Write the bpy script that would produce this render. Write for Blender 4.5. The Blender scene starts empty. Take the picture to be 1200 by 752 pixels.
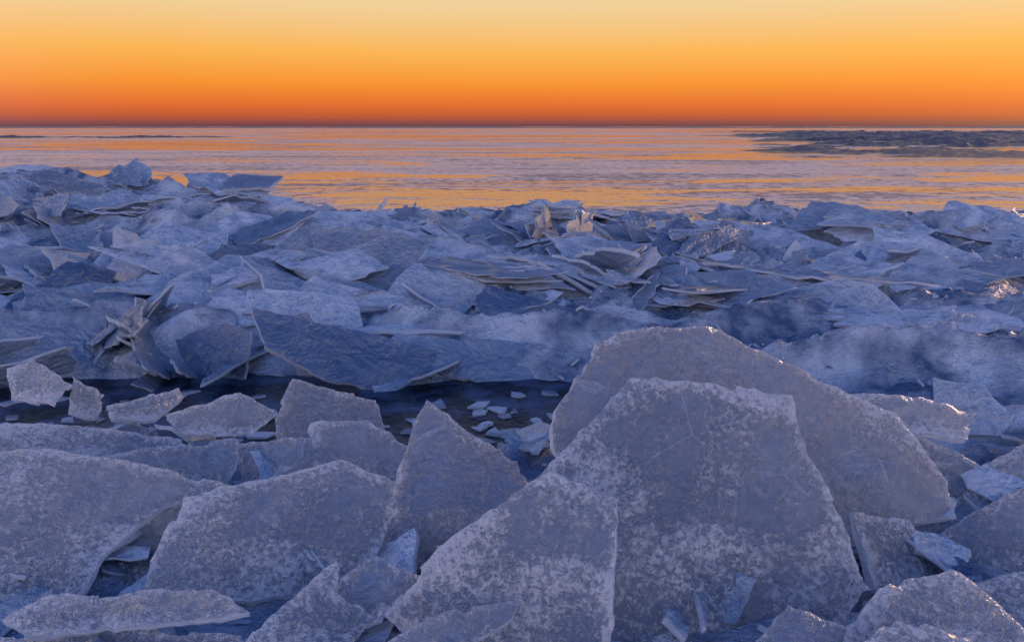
import bpy, math, random
import numpy as np
from mathutils import Vector, noise, geometry, Matrix
random.seed(7); rng=np.random.default_rng(7)
scene=bpy.context.scene
scene.view_settings.view_transform='Standard'; scene.view_settings.look='None'; scene.view_settings.exposure=0; scene.view_settings.gamma=1
def link(o): scene.collection.objects.link(o); return o
# ---------------- camera
cam=bpy.data.cameras.new("camera"); cam.lens=28; cam.sensor_width=36; cam.clip_end=20000; cam.clip_start=0.05
co=link(bpy.data.objects.new("camera",cam)); co.location=(0,0,1.6); co.rotation_euler=(math.radians(90-13.7),0,0)
scene.camera=co
SUN_AZ=math.radians(44); SUN_EL=math.radians(7)
GLOW_AZ=math.radians(16)
# ---------------- world
def srgb(r,g,b):
    f=lambda c:(c/255/12.92) if c/255<=.04045 else ((c/255+.055)/1.055)**2.4
    return (f(r),f(g),f(b),1)
w=bpy.data.worlds.new("World"); scene.world=w; w.use_nodes=True
N=w.node_tree.nodes; Lk=w.node_tree.links; N.clear()
out=N.new('ShaderNodeOutputWorld'); bg=N.new('ShaderNodeBackground'); tc=N.new('ShaderNodeTexCoord')
sep=N.new('ShaderNodeSeparateXYZ'); Lk.new(tc.outputs['Generated'],sep.inputs[0])
def ramp(stops,k=1):
    r=N.new('ShaderNodeValToRGB'); e=r.color_ramp.elements
    while len(e)<len(stops): e.new(0.5)
    for i,(p,c) in enumerate(stops):
        q=srgb(*c); e[i].position=p; e[i].color=(q[0]*k,q[1]*k,q[2]*k,1)
    Lk.new(sep.outputs['Z'],r.inputs[0]); return r
warm=ramp([(0,(108,64,76)),(.004,(128,72,74)),(.011,(186,86,54)),(.025,(226,108,46)),(.05,(247,146,48)),(.085,(250,180,82)),(.135,(240,206,150)),(.2,(236,212,184)),(.32,(176,178,204)),(.55,(60,94,158)),(1,(36,70,136))])
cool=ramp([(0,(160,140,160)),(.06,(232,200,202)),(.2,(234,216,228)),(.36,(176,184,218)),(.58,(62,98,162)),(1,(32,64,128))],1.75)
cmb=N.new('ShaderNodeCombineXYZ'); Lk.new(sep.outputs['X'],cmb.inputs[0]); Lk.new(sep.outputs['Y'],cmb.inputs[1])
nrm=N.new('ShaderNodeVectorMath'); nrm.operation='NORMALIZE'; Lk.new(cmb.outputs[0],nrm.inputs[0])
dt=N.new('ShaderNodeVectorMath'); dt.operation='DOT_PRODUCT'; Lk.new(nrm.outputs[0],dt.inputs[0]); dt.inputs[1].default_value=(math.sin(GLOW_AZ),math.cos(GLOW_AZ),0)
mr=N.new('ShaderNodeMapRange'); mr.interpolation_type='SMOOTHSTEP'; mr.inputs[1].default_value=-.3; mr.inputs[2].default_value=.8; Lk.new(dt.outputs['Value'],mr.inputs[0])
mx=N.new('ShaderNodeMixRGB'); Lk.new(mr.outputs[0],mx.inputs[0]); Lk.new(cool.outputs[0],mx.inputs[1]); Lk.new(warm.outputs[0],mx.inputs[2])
sky=N.new('ShaderNodeTexSky'); sky.sky_type='NISHITA'; sky.sun_disc=False; sky.sun_elevation=SUN_EL; sky.sun_rotation=SUN_AZ
ad=N.new('ShaderNodeMixRGB'); ad.blend_type='ADD'; ad.inputs[0].default_value=.003; Lk.new(mx.outputs[0],ad.inputs[1]); Lk.new(sky.outputs[0],ad.inputs[2])
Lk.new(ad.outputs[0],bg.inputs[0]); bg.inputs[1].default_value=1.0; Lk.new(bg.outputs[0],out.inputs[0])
# ---------------- sun (just at the horizon, soft)
sl=bpy.data.lights.new("sun",'SUN'); sl.energy=.7; sl.color=(1,.62,.42); sl.angle=math.radians(14)
so=link(bpy.data.objects.new("sun",sl))
d=Vector((math.sin(SUN_AZ)*math.cos(SUN_EL),math.cos(SUN_AZ)*math.cos(SUN_EL),math.sin(SUN_EL)))
so.rotation_euler=d.to_track_quat('Z','Y').to_euler()
# ---------------- materials
def mat(name):
    m=bpy.data.materials.new(name); m.use_nodes=True; m.node_tree.nodes.clear(); return m,m.node_tree.nodes,m.node_tree.links
def nz(n,l,vec,scale,detail=4,rough=.55,dist=0):
    t=n.new('ShaderNodeTexNoise'); t.inputs['Scale'].default_value=scale; t.inputs['Detail'].default_value=detail; t.inputs['Roughness'].default_value=rough; t.inputs['Distortion'].default_value=dist
    l.new(vec,t.inputs['Vector']); return t.outputs[0]
def mrange(n,l,v,a,b,c=0,d=1):
    m=n.new('ShaderNodeMapRange'); m.inputs[1].default_value=a; m.inputs[2].default_value=b; m.inputs[3].default_value=c; m.inputs[4].default_value=d
    l.new(v,m.inputs[0]); return m.outputs[0]
def mathn(n,l,op,a,b):
    m=n.new('ShaderNodeMath'); m.operation=op
    for i,v in enumerate((a,b)):
        if isinstance(v,(int,float)): m.inputs[i].default_value=v
        else: l.new(v,m.inputs[i])
    return m.outputs[0]
def wsum(n,l,*tv):
    r=None
    for wt,v in tv:
        x=v if wt==1 else mathn(n,l,'MULTIPLY',v,wt)
        r=x if r is None else mathn(n,l,'ADD',r,x)
    return r
def mixc(n,l,f,a,b):
    m=n.new('ShaderNodeMixRGB')
    for i,v in enumerate((f,a,b)):
        if isinstance(v,(int,float,tuple)): m.inputs[i].default_value=v
        else: l.new(v,m.inputs[i])
    return m.outputs[0]
def prin(n,l,base,rough,bump,ior=1.4,coat=0,cior=1.9,crough=.1,trans=0):
    p=n.new('ShaderNodeBsdfPrincipled')
    for k,v in (('Base Color',base),('Roughness',rough)):
        if isinstance(v,(int,float,tuple)): p.inputs[k].default_value=v
        else: l.new(v,p.inputs[k])
    p.inputs['IOR'].default_value=ior; p.inputs['Transmission Weight'].default_value=trans
    if coat: p.inputs['Coat Weight'].default_value=coat; p.inputs['Coat IOR'].default_value=cior; p.inputs['Coat Roughness'].default_value=crough; l.new(bump,p.inputs['Coat Normal'])
    l.new(bump,p.inputs['Normal']); return p.outputs[0]
def mixs(n,l,f,a,b):
    m=n.new('ShaderNodeMixShader')
    if isinstance(f,(int,float)): m.inputs[0].default_value=f
    else: l.new(f,m.inputs[0])
    l.new(a,m.inputs[1]); l.new(b,m.inputs[2]); return m.outputs[0]
def transl(n,c):
    t=n.new('ShaderNodeBsdfTranslucent'); t.inputs[0].default_value=c; return t.outputs[0]
def bumpn(n,l,h,dist):
    b=n.new('ShaderNodeBump'); b.inputs['Strength'].default_value=1; b.inputs['Distance'].default_value=dist; l.new(h,b.inputs['Height']); return b.outputs[0]
def hero_mat():
    m,n,l=mat("clear_frosted_ice")
    o=n.new('ShaderNodeOutputMaterial'); tcn=n.new('ShaderNodeTexCoord'); v=tcn.outputs['Object']
    at=n.new('ShaderNodeAttribute'); at.attribute_name='tint'; tint=at.outputs['Fac']
    rm=n.new('ShaderNodeAttribute'); rm.attribute_name='rim'; rim_=rm.outputs['Fac']
    n1=nz(n,l,v,2.6,4,.6,.6); n2=nz(n,l,v,120,2,.6); n3=nz(n,l,v,52,3,.7,.3)
    # white frost grains over blue ice; coverage varies over each slab
    grain=mrange(n,l,wsum(n,l,(1,n3),(.4,n2),(.75,n1),(.15,tint),(.12,rim_)),1.02,1.2)
    frost=mrange(n,l,wsum(n,l,(1.6,n1),(.6,n3),(.6,tint),(.35,rim_)),1.16,1.5)
    vo=n.new('ShaderNodeTexVoronoi'); vo.feature='DISTANCE_TO_EDGE'; vo.inputs['Scale'].default_value=1.9; l.new(v,vo.inputs['Vector'])
    crack=mrange(n,l,wsum(n,l,(1,vo.outputs['Distance']),(.12,n1),(.02,n3)),.066,.071,1,0)
    b=bumpn(n,l,wsum(n,l,(.4,grain),(.3,n2),(1.2,n3),(4,n1)),.019)
    cl=mixc(n,l,grain,(.42,.62,.86,1),(.95,.97,1,1))
    clear=prin(n,l,cl,mrange(n,l,grain,0,1,.03,.16),b,1.31,1,2.0,.03,trans=.92)
    fr=mixc(n,l,grain,(.42,.56,.80,1),(.94,.95,.98,1))
    fr=mixc(n,l,mathn(n,l,'MULTIPLY',crack,.5),fr,(.9,.93,.97,1))
    q=prin(n,l,fr,.26,b,1.4,1,2.0,.07)
    mq=mixs(n,l,.33,q,transl(n,(.80,.88,.97,1)))
    l.new(mixs(n,l,mathn(n,l,'MAXIMUM',mathn(n,l,'MULTIPLY',frost,.9),mathn(n,l,'MULTIPLY',crack,.5)),clear,mq),o.inputs[0]); return m
def field_mat():
    m,n,l=mat("snowy_broken_ice")
    o=n.new('ShaderNodeOutputMaterial'); tcn=n.new('ShaderNodeTexCoord'); v=tcn.outputs['Object']
    at=n.new('ShaderNodeAttribute'); at.attribute_name='tint'; tint=at.outputs['Fac']
    n2=nz(n,l,v,22,3,.7); n4=nz(n,l,v,5,3,.6)
    geo=n.new('ShaderNodeNewGeometry'); sp=n.new('ShaderNodeSeparateXYZ'); l.new(geo.outputs['Normal'],sp.inputs[0])
    up=mathn(n,l,'ADD',sp.outputs['Z'],mathn(n,l,'MULTIPLY',mathn(n,l,'SUBTRACT',n4,.5),1.2))
    snowm=mathn(n,l,'MULTIPLY',mrange(n,l,up,.8,1.0),mrange(n,l,tint,.35,.75))
    b=bumpn(n,l,wsum(n,l,(.8,n2),(2,n4)),.035)
    col=mixc(n,l,wsum(n,l,(.7,tint),(.4,n4)),(.05,.12,.25,1),(.66,.79,.93,1))
    col=mixc(n,l,mrange(n,l,n2,.52,.6,0,.3),col,(.07,.13,.25,1))
    col=mixc(n,l,snowm,col,(.8,.87,.95,1))
    q=prin(n,l,col,mrange(n,l,snowm,0,1,.3,.6),b,1.4)
    q2=prin(n,l,col,.4,b,1.4,1,2.0,.2)
    ms=mixs(n,l,snowm,q2,q)
    l.new(mixs(n,l,.22,ms,transl(n,(.74,.82,.93,1))),o.inputs[0]); return m
def edge_mat():
    m,n,l=mat("fractured_ice_edge")
    o=n.new('ShaderNodeOutputMaterial'); tcn=n.new('ShaderNodeTexCoord'); n2=nz(n,l,tcn.outputs['Object'],60,2,.6)
    b=bumpn(n,l,n2,.008)
    q=prin(n,l,mixc(n,l,n2,(.6,.74,.9,1),(.96,.97,.98,1)),.3,b,1.31)
    l.new(mixs(n,l,.45,q,transl(n,(.93,.95,.98,1))),o.inputs[0]); return m
M_HERO=hero_mat(); M_FIELD=field_mat(); M_EDGE=edge_mat()
def snow_mat(name,ca,cb,lo=.38,hi=.62):
    m,n,l=mat(name); o=n.new('ShaderNodeOutputMaterial'); tcn=n.new('ShaderNodeTexCoord'); v=tcn.outputs['Object']
    n1=nz(n,l,v,2.2,4,.6); n2=nz(n,l,v,17,4,.7)
    b=bumpn(n,l,n2,.08)
    l.new(prin(n,l,mixc(n,l,mrange(n,l,n1,lo,hi),ca,cb),mrange(n,l,n1,.35,.6,.2,.65),b,1.4),o.inputs[0]); return m
M_SNOW=snow_mat("crusted_snow",(.10,.18,.32,1),(.72,.81,.91,1))
M_PACK=snow_mat("dark_pack_ice",(.04,.04,.06,1),(.2,.18,.22,1))
def lake_mat():
    m,n,l=mat("thin_lake_ice"); o=n.new('ShaderNodeOutputMaterial'); tcn=n.new('ShaderNodeTexCoord'); v=tcn.outputs['Object']
    mp=n.new('ShaderNodeMapping'); mp.inputs['Scale'].default_value=(.3,1,1); l.new(v,mp.inputs[0]); v2=mp.outputs[0]
    big=nz(n,l,v2,.04,4,.6,.6); med=nz(n,l,v2,.3,5,.75,.8); fine=nz(n,l,v,2.6,3,.7)
    pat=wsum(n,l,(1.3,big),(.7,med))
    f=mrange(n,l,pat,.985,1.02)
    speck=mrange(n,l,wsum(n,l,(1,fine),(1.2,med)),1.16,1.2)
    b=n.new('ShaderNodeBump'); b.inputs['Distance'].default_value=.2; l.new(mrange(n,l,f,0,1,.12,.75),b.inputs['Strength'])
    l.new(wsum(n,l,(1,fine),(.6,med)),b.inputs['Height']); b=b.outputs[0]
    wet=prin(n,l,(.16,.15,.17,1),.08,b,2.2)
    pale=prin(n,l,(.95,.86,.80,1),.3,b,2.3)
    dark=prin(n,l,(.07,.07,.12,1),.45,b,1.31)
    s=mixs(n,l,mathn(n,l,'MULTIPLY',f,.7),wet,pale)
    l.new(mixs(n,l,mathn(n,l,'MULTIPLY',speck,.7),s,dark),o.inputs[0]); return m
M_LAKE=lake_mat()
def water_mat():
    m,n,l=mat("dark_open_water"); o=n.new('ShaderNodeOutputMaterial'); tcn=n.new('ShaderNodeTexCoord')
    nn_=nz(n,l,tcn.outputs['Object'],3.5,4,.6); b=bumpn(n,l,nn_,.05)
    l.new(prin(n,l,mixc(n,l,mrange(n,l,nn_,.45,.62),(.006,.014,.03,1),(.06,.1,.18,1)),.3,b,1.25),o.inputs[0]); return m
# ---------------- terrain height
def sst(a,b,x):
    t=max(0,min(1,(x-a)/(b-a))); return t*t*(3-2*t)
def nn(x,y,s=0): return noise.noise(Vector((x,y,s)))
MOUNDS=[(-7.6,12.3,1.0,.8,.16),(-5.9,12.6,1.2,.6,.08),(-3.7,9.7,.8,.5,.3),(-2.6,9.9,.6,.4,.25),(-1.0,9.8,.7,.4,.2),(4.9,9.2,.8,.45,.25),(2.6,6.9,1.0,.5,.12),(.3,11.0,.6,.4,.2),(3.6,11.3,.9,.4,.2),(-5.6,11.6,1.1,.6,.14)]
def height(x,y):
    wob=.5*nn(x*.5,y*.3,3)
    edge=15.4+1.2*nn(x*.25,0,9)
    far=1-sst(edge-1.0,edge,y+wob*.5)
    rid=math.exp(-((y-12.6-wob)/1.1)**2)
    rh=.03+.38*sst(-2.5,-5.0,x)+.10*nn(x*.7,y*.4,5)
    crest1=1-abs(nn(x*.45+2,y*1.1+wob,1))*2.2
    crest2=1-abs(nn(x*1.3,y*2.6,2))*2.2
    crest3=1-abs(nn(x*4,y*7,4))*2
    crest4=nn(x*11,y*15,6)
    flat=1-.75*sst(12,13.2,y)*(1-sst(-3,-5,x))
    base=.02+(.17*max(0,crest1)+.15*max(0,crest2)*(.4+.6*max(0,crest1)))*flat+.05*crest3*flat+.025*crest4
    h=base+rid*rh+.2*sst(-1.5,-6,x)*math.exp(-((y-10.5)/1.5)**2)
    for mx_,my_,sx_,sy_,mh in MOUNDS:
        if abs(x-mx_)<2.6*sx_ and abs(y-my_)<2.6*sy_:
            h+=mh*(1+.5*crest2)*math.exp(-((x-mx_)/sx_)**2-((y-my_)/sy_)**2)
    fg=1-sst(2.8,3.45,y)
    h=h*(1-fg)+fg*(.10+.06*crest2+.03*crest3)
    h+=.12*sst(1.2,2.2,x)*math.exp(-((y-5.0)/1.2)**2)
    ch=math.exp(-((y-4.3-.15*nn(x,0,7))/.76)**4)*(1-sst(.45,1.4,x))
    h=h*(1-ch)-.14*ch
    h=h*far-.25*(1-far)
    side=sst(22,30,abs(x)); return h*(1-side)-.25*side
ys=[-4.0]
while ys[-1]<17.5:
    y=ys[-1]; ys.append(y+(.2 if y<.8 else .03+.003*max(0,y-2)))
xs=np.concatenate([np.arange(-30,-12,.5),np.arange(-12,12.01,.045),np.arange(12.5,30.1,.5)])
def grid(xs,ys,hf,name,m):
    V=[(float(x),float(y),hf(float(x),float(y))) for y in ys for x in xs]; nx=len(xs)
    Fc=[(j*nx+i,j*nx+i+1,(j+1)*nx+i+1,(j+1)*nx+i) for j in range(len(ys)-1) for i in range(nx-1)]
    me=bpy.data.meshes.new(name); me.from_pydata(V,[],Fc); me.materials.append(m); me.polygons.foreach_set('use_smooth',[True]*len(Fc))
    return link(bpy.data.objects.new(name,me))
grid(xs,ys,height,"snow_ground",M_SNOW)
# ---------------- lake
me=bpy.data.meshes.new("frozen_lake"); R=9000
me.from_pydata([(-R,-200,0),(R,-200,0),(R,R,0),(-R,R,0)],[],[(0,1,2,3)]); me.materials.append(M_LAKE); link(bpy.data.objects.new("frozen_lake",me))
me=bpy.data.meshes.new("open_water_channel")
me.from_pydata([(-20,3.1,.005),(1.7,3.1,.005),(1.7,5.5,.005),(-20,5.5,.005)],[],[(0,1,2,3)]); me.materials.append(water_mat()); link(bpy.data.objects.new("open_water_channel",me))
# ---------------- distant pack ice as rough low relief frozen into the lake
def pack(x,y):
    a=x/y
    mk=sst(.24,.40,a+.12*nn(x*.02,y*.05,2))*sst(36,60,y)*(1-sst(250,280,y))
    lm=math.exp(-((y-125-10*nn(x*.02,0,3))/7)**2)*sst(-.28,-.45,a)
    lm+=math.exp(-((y-60-3*nn(x*.04,0,3))/1.5)**2)*sst(-.45,-.55,a)*.8
    h=.75*nn(x*.05,y*.12,1)+.5*nn(x*.2,y*.4,5)+.4*abs(nn(x*.9,y*.9,8))
    return (h-.06)*(mk+lm)*1.0-.05
grid(np.arange(10,230,.7),np.arange(36,282,.8),pack,"distant_pack_ice",M_PACK)
grid(np.arange(-120,-20,.6),np.arange(50,145,.8),pack,"distant_pack_ice",M_PACK)
def rim(x,y):
    return -.3+(1.1+1.0*nn(x*.01,0,1)+.8*abs(nn(x*.06,y*.02,4)))*math.exp(-((y-900)/60)**2)*1.3
grid(np.arange(-1300,1300,7),np.arange(780,1020,20),rim,"distant_ice_ridge",M_PACK)
# ---------------- slab field
class Acc:
    def __init__(s): s.v=[];s.f=[];s.sm=[];s.t=[];s.n=0
    def build(s,name,m):
        v=np.concatenate(s.v); me=bpy.data.meshes.new(name); me.from_pydata(v.tolist(),[],s.f)
        me.polygons.foreach_set('use_smooth',[a==0 for a in s.sm])
        a=me.attributes.new('tint','FLOAT','POINT'); a.data.foreach_set('value',np.concatenate(s.t))
        me.materials.append(m); me.materials.append(M_EDGE); me.polygons.foreach_set('material_index',[1 if a==1 else 0 for a in s.sm]); return link(bpy.data.objects.new(name,me))
def add_slab(acc,c,n,rot,size,th,asp=1.0,tint=.5,jag=1.0,M=22):
    k=random.randint(3,6)
    ang=np.sort((np.arange(k)+rng.uniform(-.33,.33,k))*2*math.pi/k)
    rad=rng.uniform(.6,1.15,k)
    cx=np.cos(ang)*rad; cy=np.sin(ang)*rad*asp
    per=max(2,M//k); P=[]
    for i in range(k):
        j=(i+1)%k
        t=np.arange(per)/per
        P.append(np.stack([cx[i]+(cx[j]-cx[i])*t+rng.normal(0,.022*jag,per),cy[i]+(cy[j]-cy[i])*t+rng.normal(0,.022*jag,per)],1))
    P=np.concatenate(P)*size; m=len(P)
    bx,by,ph=rng.normal(0,1,3); wa=.03*size
    def warp(p): return wa*np.sin(p[:,0]/size*1.7*bx+p[:,1]/size*1.5*by+ph*3)+.008*size*rng.normal(0,1,len(p))
    rings=[P*.55,P*.95,P]
    zt=[warp(r) for r in rings]
    top=[np.column_stack([r,z+(th*.5)*(1 if i<2 else .8)]) for i,(r,z) in enumerate(zip(rings,zt))]
    ctr=np.array([[0,0,zt[0].mean()+th*.5]])
    zb=zt[2]
    s1=top[2].copy(); mid=np.column_stack([P*(1+rng.uniform(-.02,.03,(m,1))),zb+rng.uniform(-.2,.2,m)*th]); s3=np.column_stack([P*(.97+rng.uniform(-.04,.02,(m,1))),zb-th*.5])
    bc=np.array([[0,0,zb.mean()-th*.5]])
    A=np.concatenate([ctr]+top+[s1,mid,s3,s3.copy(),bc])
    n=Vector(n).normalized(); u=Vector((0,0,1)).cross(n)
    u=u.normalized() if u.length>1e-3 else Vector((1,0,0)); v=n.cross(u)
    q=Matrix((u,v,n)).transposed()@Matrix.Rotation(rot,3,'Z')
    A=A@np.array(q).T+np.array(c)
    b=acc.n; o=[b+1+i*m for i in range(7)]
    for i in range(m):
        j=(i+1)%m
        acc.f.append((b,o[0]+i,o[0]+j)); acc.sm.append(0)
        for r in (0,1): acc.f.append((o[r]+i,o[r+1]+i,o[r+1]+j,o[r]+j)); acc.sm.append(0)
        for r in (3,4): acc.f.append((o[r]+i,o[r+1]+i,o[r+1]+j,o[r]+j)); acc.sm.append(1)
        acc.f.append((o[6]+i,b+1+7*m,o[6]+j)); acc.sm.append(2)
    acc.v.append(A); acc.t.append(np.full(len(A),tint)); acc.n+=len(A)
acc=Acc()
def cluster(acc,x,y,size,tilt,az,th,num,z0,asp=(.5,.9),rs=3.14,M=22):
    n=Vector((math.sin(tilt)*math.sin(az),math.sin(tilt)*math.cos(az),math.cos(tilt)))
    rot=random.gauss(0,rs); tint=random.random()
    for i in range(num):
        off=Vector((random.gauss(0,.28),random.gauss(0,.15),0))*size
        c=Vector((x,y,z0))+off+n*(i*th*1.5)
        n2=n+Vector((random.gauss(0,.05),random.gauss(0,.05),0))
        add_slab(acc,c,n2,rot+random.gauss(0,.2),size*random.uniform(.7,1.1),th*random.uniform(.6,1.2),random.uniform(*asp),tint+random.gauss(0,.2),1,M)
# pressure-ridge stacks: long plates leaning together
for _ in range(800):
    y=4.9+10.2*random.random()**.85; x=random.uniform(-1,1)*(3+y*.85)
    h=height(x,y)
    if h<.0 and not (4.75<y<5.3): continue
    if y>12.2 and x>-3.5: continue
    dens=.5+1.6*nn(x*.3,y*.7,11)
    if random.random()>dens: continue
    lean=nn(x*.25,y*.5,21)
    size=random.uniform(.45,1.2)*(.75 if y<6 else 1)
    az=math.pi+lean*2.4+random.gauss(0,.35)
    if random.random()<.2: az+=math.pi
    tilt=min(1.0,abs(random.gauss(.5,.22)))
    if y>10.5 and x>-3.5: size*=.6; tilt*=.7
    if y>11.3 and x<-3.5: size*=.7; tilt*=.7
    cluster(acc,x,y,size,tilt,az,random.uniform(.016,.032),random.choice([1,2,2,3,4,5]),max(h,0)+random.uniform(-.02,.07),(.26,.55),.3,28)
for _ in range(1200):
    y=4.7+10.6*random.random()**.85; x=random.uniform(-1,1)*(3+y*.8)
    h=height(x,y)
    if h<.0: continue
    if y>12.6 and x>-3.5 and random.random()<.8: continue
    if random.random()>.5+1.3*nn(x*.35,y*.6,14): continue
    size=random.choice([.08,.12,.16,.22,.3])*random.uniform(.8,1.3)
    tilt=abs(random.gauss(.45,.3))
    if random.random()<.08: tilt=random.uniform(.9,1.4)
    cluster(acc,x,y,size,tilt,random.gauss(math.pi,1.3),random.uniform(.01,.022),random.choice([1,1,2,3]),h+random.uniform(-.03,.05))
for _ in range(420):
    y=random.uniform(.8,3.5); x=random.uniform(-1,1)*(2+y*.7)
    h=height(x,y)
    cluster(acc,x,y,random.uniform(.07,.26),abs(random.gauss(.4,.3)),random.uniform(0,6.28),random.uniform(.01,.025),random.choice([1,1,2]),h+random.uniform(-.02,.05))
# brash ice floating in the open channel
for _ in range(200):
    y=random.gauss(4.0,.3); x=random.uniform(-4.5,1.0)
    if height(x,y)>0: continue
    add_slab(acc,(x,y,.008),(random.gauss(0,.06),random.gauss(0,.06),1),random.uniform(0,6),random.uniform(.02,.10),.018,.7,random.random(),1,9)
for _ in range(3000):
    y=1.0+14*random.random()**1.2; x=random.uniform(-1,1)*(1.5+y*.75)
    h=height(x,y)
    if h<0: continue
    add_slab(acc,(x,y,h+.005),(random.gauss(0,.6),random.gauss(0,.6),1),random.uniform(0,6),random.uniform(.012,.055),random.uniform(.006,.02),.8,random.random(),1,7)
acc.build("broken_ice_rubble",M_FIELD)
# ---------------- individually modelled slabs (centre mm, normal, outline in slab plane mm)
def slab(cen,n,poly,th,seed,m,res=.04,warp=.012,name="ice_slab",tint=None,fine=0.0):
    rs=random.Random(seed); n=Vector(n).normalized(); u=Vector((0,0,1)).cross(n).normalized(); v=n.cross(u)
    P=[Vector((poly[i]/1000,poly[i+1]/1000)) for i in range(0,len(poly),2)]
    area=sum(P[i].x*P[(i+1)%len(P)].y-P[(i+1)%len(P)].x*P[i].y for i in range(len(P)))
    if area<0: P.reverse()
    B=[]; k=len(P); eb=max(res*.5,.009)
    for i in range(k):
        a,b=P[i],P[(i+1)%k]; L=(b-a).length; mm=max(1,int(L/eb)); e=(b-a)/max(L,1e-6); pn=Vector((-e.y,e.x))
        for j in range(mm):
            t=j/mm; q=a.lerp(b,t); env=min(1,6*t*(1-t))
            dsp=.012*noise.noise(Vector((q.x*5,q.y*5,seed)))+.018*(abs(noise.noise(Vector((q.x*11,q.y*11,seed))))-.25)+.004*noise.noise(Vector((q.x*40,q.y*40,seed)))
            if noise.noise(Vector((q.x*6+9,q.y*6,seed)))>.33: dsp+=.012
            B.append(q+pn*dsp*env)
    nb=len(B); bx=np.array([p.x for p in B]); by=np.array([p.y for p in B])
    gx,gy=np.meshgrid(np.arange(bx.min(),bx.max(),res),np.arange(by.min(),by.max(),res)); rg=np.random.default_rng(seed)
    gx=(gx+rg.uniform(-.3,.3,gx.shape)*res).ravel(); gy=(gy+rg.uniform(-.3,.3,gy.shape)*res).ravel()
    ins=np.zeros(len(gx),bool); cx_,cy_=np.roll(bx,-1),np.roll(by,-1)
    mind=np.full(len(gx),1e9)
    for i in range(nb):
        x0,y0,x1,y1=bx[i],by[i],cx_[i],cy_[i]
        mind=np.minimum(mind,(gx-x0)**2+(gy-y0)**2)
        if y0!=y1:
            cr=((y0>gy)!=(y1>gy))&(gx<(x1-x0)*(gy-y0)/(y1-y0)+x0); ins^=cr
    sel=ins&(mind>(res*.6)**2)
    pts=list(B)+[Vector((float(a),float(b))) for a,b in zip(gx[sel],gy[sel])]
    dist=[0.0]*nb+[float(q)**.5 for q in mind[sel]]
    r=geometry.delaunay_2d_cdt(pts,[],[list(range(nb))],1,1e-5)
    ov,of,oo=r[0],r[2],r[3]; mp={}; dd=[]
    for i,ids in enumerate(oo):
        for q in ids: mp[q]=i
        dd.append(max(0,1-(dist[ids[0]] if len(ids) else 0)/.05))
    def wz(p):
        z=warp*(1.2*noise.noise(Vector((p.x*2,p.y*2,seed)))+.5*noise.noise(Vector((p.x*6,p.y*6,seed+5)))+.3*noise.noise(Vector((p.x*18,p.y*18,seed+9))))
        if fine: z+=fine*(noise.noise(Vector((p.x*34,p.y*34,seed+2)))+.5*noise.noise(Vector((p.x*70,p.y*70,seed+3))))*(.7+.9*noise.noise(Vector((p.x*3,p.y*3,seed+4))))
        s=noise.noise(Vector((p.x*1.6+.3*p.y,p.y*2.3,seed+30)))
        return z-.006*(1 if s>.12 else 0)-.006*(1 if s>.3 else 0)
    def W(p,z): q=u*p.x+v*p.y+n*z; return (q.x,q.y,q.z)
    VV=[];FF=[];SM=[]; bset=set(mp[i] for i in range(nb))
    for i,p in enumerate(ov): VV.append(W(p,wz(p)-(th*.04 if i in bset else 0)))
    for f in of: FF.append(tuple(f)); SM.append(True)
    o=len(VV)
    for p in ov: VV.append(W(p,-th+.4*wz(p*1.3)))
    for f in of: FF.append(tuple(o+i for i in reversed(f))); SM.append(True)
    o=len(VV); cenp=sum(B,Vector((0,0)))/nb; lv=[0,.35,.7,1]
    jn=[[noise.noise(Vector((q.x*14,q.y*14,seed+li*3)))*th*.3 for q in B] for li in range(4)]; jit=[[0]*nb,jn[1],jn[2],[0]*nb]
    for li,t in enumerate(lv):
        for i,p in enumerate(B):
            q=ov[mp[i]]; dr=(q-cenp).normalized(); zt=wz(q)-th*.04; zb=-th+.4*wz(q*1.3)
            VV.append(W(q+dr*jit[li][i],zt+(zb-zt)*t+(jit[li][i]*.4)))
    for li in range(3):
        for i in range(nb):
            j=(i+1)%nb; a=o+li*nb
            FF.append((a+i,a+nb+i,a+nb+j,a+j)); SM.append(False)
    me=bpy.data.meshes.new(name); me.from_pydata(VV,[],FF); me.polygons.foreach_set('use_smooth',SM); me.materials.append(m); me.materials.append(M_EDGE)
    me.polygons.foreach_set('material_index',[0 if a else 1 for a in SM])
    a=me.attributes.new('tint','FLOAT','POINT'); tv=rs.random()*.7-.15 if tint is None else tint; a.data.foreach_set('value',[tv]*len(VV))
    a=me.attributes.new('rim','FLOAT','POINT'); a.data.foreach_set('value',dd+dd+[1.0]*(len(VV)-2*len(dd)))
    ob=link(bpy.data.objects.new(name,me)); ob.location=cen; return ob
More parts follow.
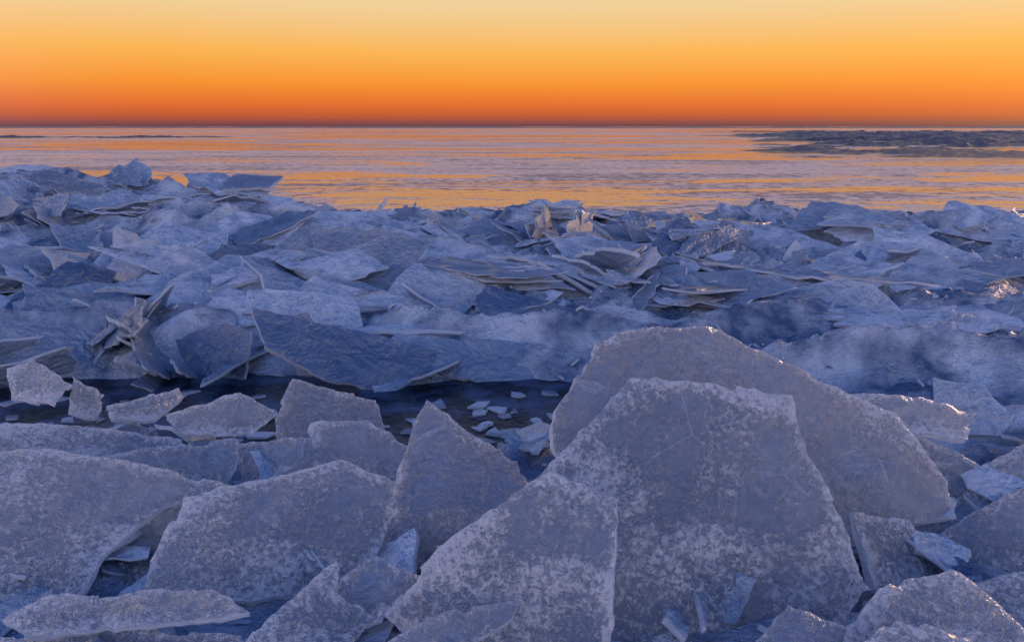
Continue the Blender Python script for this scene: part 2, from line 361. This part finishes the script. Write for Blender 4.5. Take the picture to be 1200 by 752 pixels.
SL="""A 580,2250,444 .05,-.8,.6 26 -170,440,98,417,364,373,374,178,442,-26,498,-242,389,-346,263,-468,-356,-467,-690,-273,-809,-77,-658,19,-510,114
B 769,2750,759 .25,-.75,.6 32 -466,149,-387,175,-150,171,13,168,196,42,377,-95,664,-245,771,-520,734,-639,439,-634,197,-697,-360,-606,-705,-226,-687,-118,-593,-3
C 95,2000,469 -.25,-.9,.35 20 -7,206,183,150,202,-264,-257,-410,-458,-255,-310,-42
D -204,2500,379 .1,-.85,.5 20 -77,334,39,232,149,162,229,105,272,21,78,-201,-178,-267,-266,-180,-195,39,-146,181
E -1406,2500,315 .1,-.5,.85 25 -617,311,-224,292,49,209,414,69,192,7,29,-165,-8,-310,-436,-287
E -792,2400,305 .05,-.6,.8 25 -313,131,-81,192,205,265,406,156,353,-75,251,-213,-49,-239,-377,-210,-361,-43
E -1310,2450,182 -.2,-.6,.75 25 -142,-144,-6,188,199,279,257,44,154,-161,-32,-223
F -788,3300,355 .2,-.8,.55 25 -244,22,-162,196,26,122,191,69,224,-78,249,-232,-224,-185
G -602,3000,341 0,-.6,.8 25 -225,113,2,133,181,12,271,-190,-65,-153,-234,-39
H -2182,3500,468 -.2,-.7,.6 25 -204,38,-102,99,181,-4,131,-113,-87,-113
H -1976,3500,385 .4,-.8,.4 22 -42,106,78,0,31,-113,-76,-68
H -1655,3400,379 .3,-.5,.8 22 -152,29,159,80,172,32,22,-86,-145,-48
H -1358,2950,325 .1,-.7,.7 25 -285,24,-70,44,251,62,252,-51,212,-123,-152,-65
H -966,3000,304 -.3,-.75,.6 25 -216,22,128,101,183,18,-92,-138
H -1774,3100,337 .1,-.5,.85 25 -553,153,21,65,334,0,498,-104,90,-138,-491,-60
H -1329,3300,387 -.2,-.6,.8 25 -200,-48,92,120,312,49,234,-68,-85,-125
I 1615,3000,505 .2,-.5,.8 25 -232,132,69,54,255,-72,118,-170,-115,-85
I 1654,2500,219 -.3,-.7,.65 25 -222,-75,-79,60,204,283,197,-187,-98,-210
I 1848,2900,257 -.1,-.55,.8 25 -247,222,13,59,196,175,393,211,290,-157,-132,-197
I 1311,2400,211 .4,-.7,.6 25 -142,180,94,99,185,-78,-84,-117,-205,-56
J 790,1850,291 0,-.6,.8 20 -163,-28,-37,88,46,47,147,0,119,-137,-184,-137
J 1163,1920,308 .1,-.5,.85 22 -288,-17,-133,91,119,126,193,26,253,-108,114,-220,-342,-160
J 1528,2150,212 -.2,-.6,.75 22 -167,-4,129,143,82,-253,-53,-87
J 1027,1750,345 0,-.5,.85 20 -146,0,-43,60,135,15,58,-120,-208,-120
K -379,2100,259 .1,-.5,.85 20 -140,44,-19,128,145,7,131,-29,-29,-81,-137,-88
K -582,2000,254 .25,-.6,.75 20 -212,-56,-27,55,109,141,87,55,187,-48,70,-147
K -1087,2000,282 0,-.25,.97 20 -342,-36,-241,47,221,63,348,-18,140,-51,-216,-95
K -180,1850,317 .1,-.35,.93 20 -205,-35,9,48,210,40,187,-2,24,-105
K -1095,1900,216 -.05,-.4,.9 20 -436,1,-43,79,338,74,460,-56,-345,-126
M -2777,5200,130 .25,-.65,.7 35 -909,379,-310,237,54,117,423,-103,654,-360,308,-283,-154,-128,-886,50
M -1958,5100,158 -.3,-.8,.5 35 -402,21,6,192,207,150,264,-175,-58,-240
M -820,4900,158 .3,-.6,.75 40 -734,502,-211,285,408,-8,824,-250,1078,-508,952,-578,522,-398,44,-252,-401,-78,-708,203
M -223,5000,99 .1,-.6,.8 35 -459,252,21,205,476,122,478,-345,195,-235,-335,-15
M -724,6600,148 .1,-.5,.85 40 -1001,220,-126,235,1051,45,1014,-138,408,-224,-237,-301,-779,-126
M 2003,6300,228 0,-.6,.8 40 -410,27,22,111,441,55,361,-81,-302,-153
M 2847,5900,302 .1,-.9,.4 35 -394,10,20,152,309,-153,42,-198,-293,-156
M 3396,5600,241 0,-.55,.8 40 -260,33,374,152,731,109,621,-123,-61,-155,-286,-74
M 3369,8400,171 .2,-.5,.85 40 -690,467,-44,101,482,-143,1088,-272,-251,-191,-1030,124
M -1330,5000,273 -.4,-.8,.4 30 -247,105,-46,166,299,-212,0,-254
N -3627,8600,231 .3,-.6,.7 45 -1207,543,-637,384,191,127,1058,-193,1430,-498,728,-483,-275,-183,-1062,39
N -4379,7900,169 0,-.4,.9 40 -530,31,-111,155,538,123,403,-150,-513,-180
N -3652,9600,435 -.1,-.8,.5 40 -553,25,-373,222,127,309,573,122,533,-269,-373,-309
N -1238,9600,332 .1,-.9,.4 40 -558,83,-304,143,-33,377,257,28,699,-86,403,-273,-512,-236
N 4454,9000,363 .1,-.85,.5 40 -573,62,-55,232,243,164,509,181,512,-217,-264,-284,-644,-154
N 3686,9400,358 -.3,-.8,.4 40 -201,129,-87,262,185,40,362,-242,-214,-296
N 1069,8600,250 .1,-.6,.8 45 -389,117,-93,252,331,172,427,-232,-287,-241
N -3985,12600,800 0,-.5,.85 60 -491,-94,-392,142,384,126,261,-188,-469,-250
N -3443,5900,202 .1,-.7,.6 35 -353,123,-151,190,164,142,372,-28,267,-169,-285,-98
N -2714,5800,226 -.1,-.7,.6 35 -338,75,-6,130,389,0,388,-161,-188,-164"""
TI={0:.32,1:-.05,2:.3,3:-.05,4:.2,5:.3}
for i,ln in enumerate(SL.split('\n')):
    k,cs,ns,th,ps=ln.split(' ')
    cv=[int(a)/1000 for a in cs.split(',')]; far=cv[1]>4
    slab(cv,[float(a) for a in ns.split(',')],[int(a) for a in ps.split(',')],int(th)/1000,i+1,M_FIELD if far else M_HERO,res=.05 if far else .011,warp=.02,tint=TI.get(i),fine=0 if far else (.006 if i in (1,3) else .004))
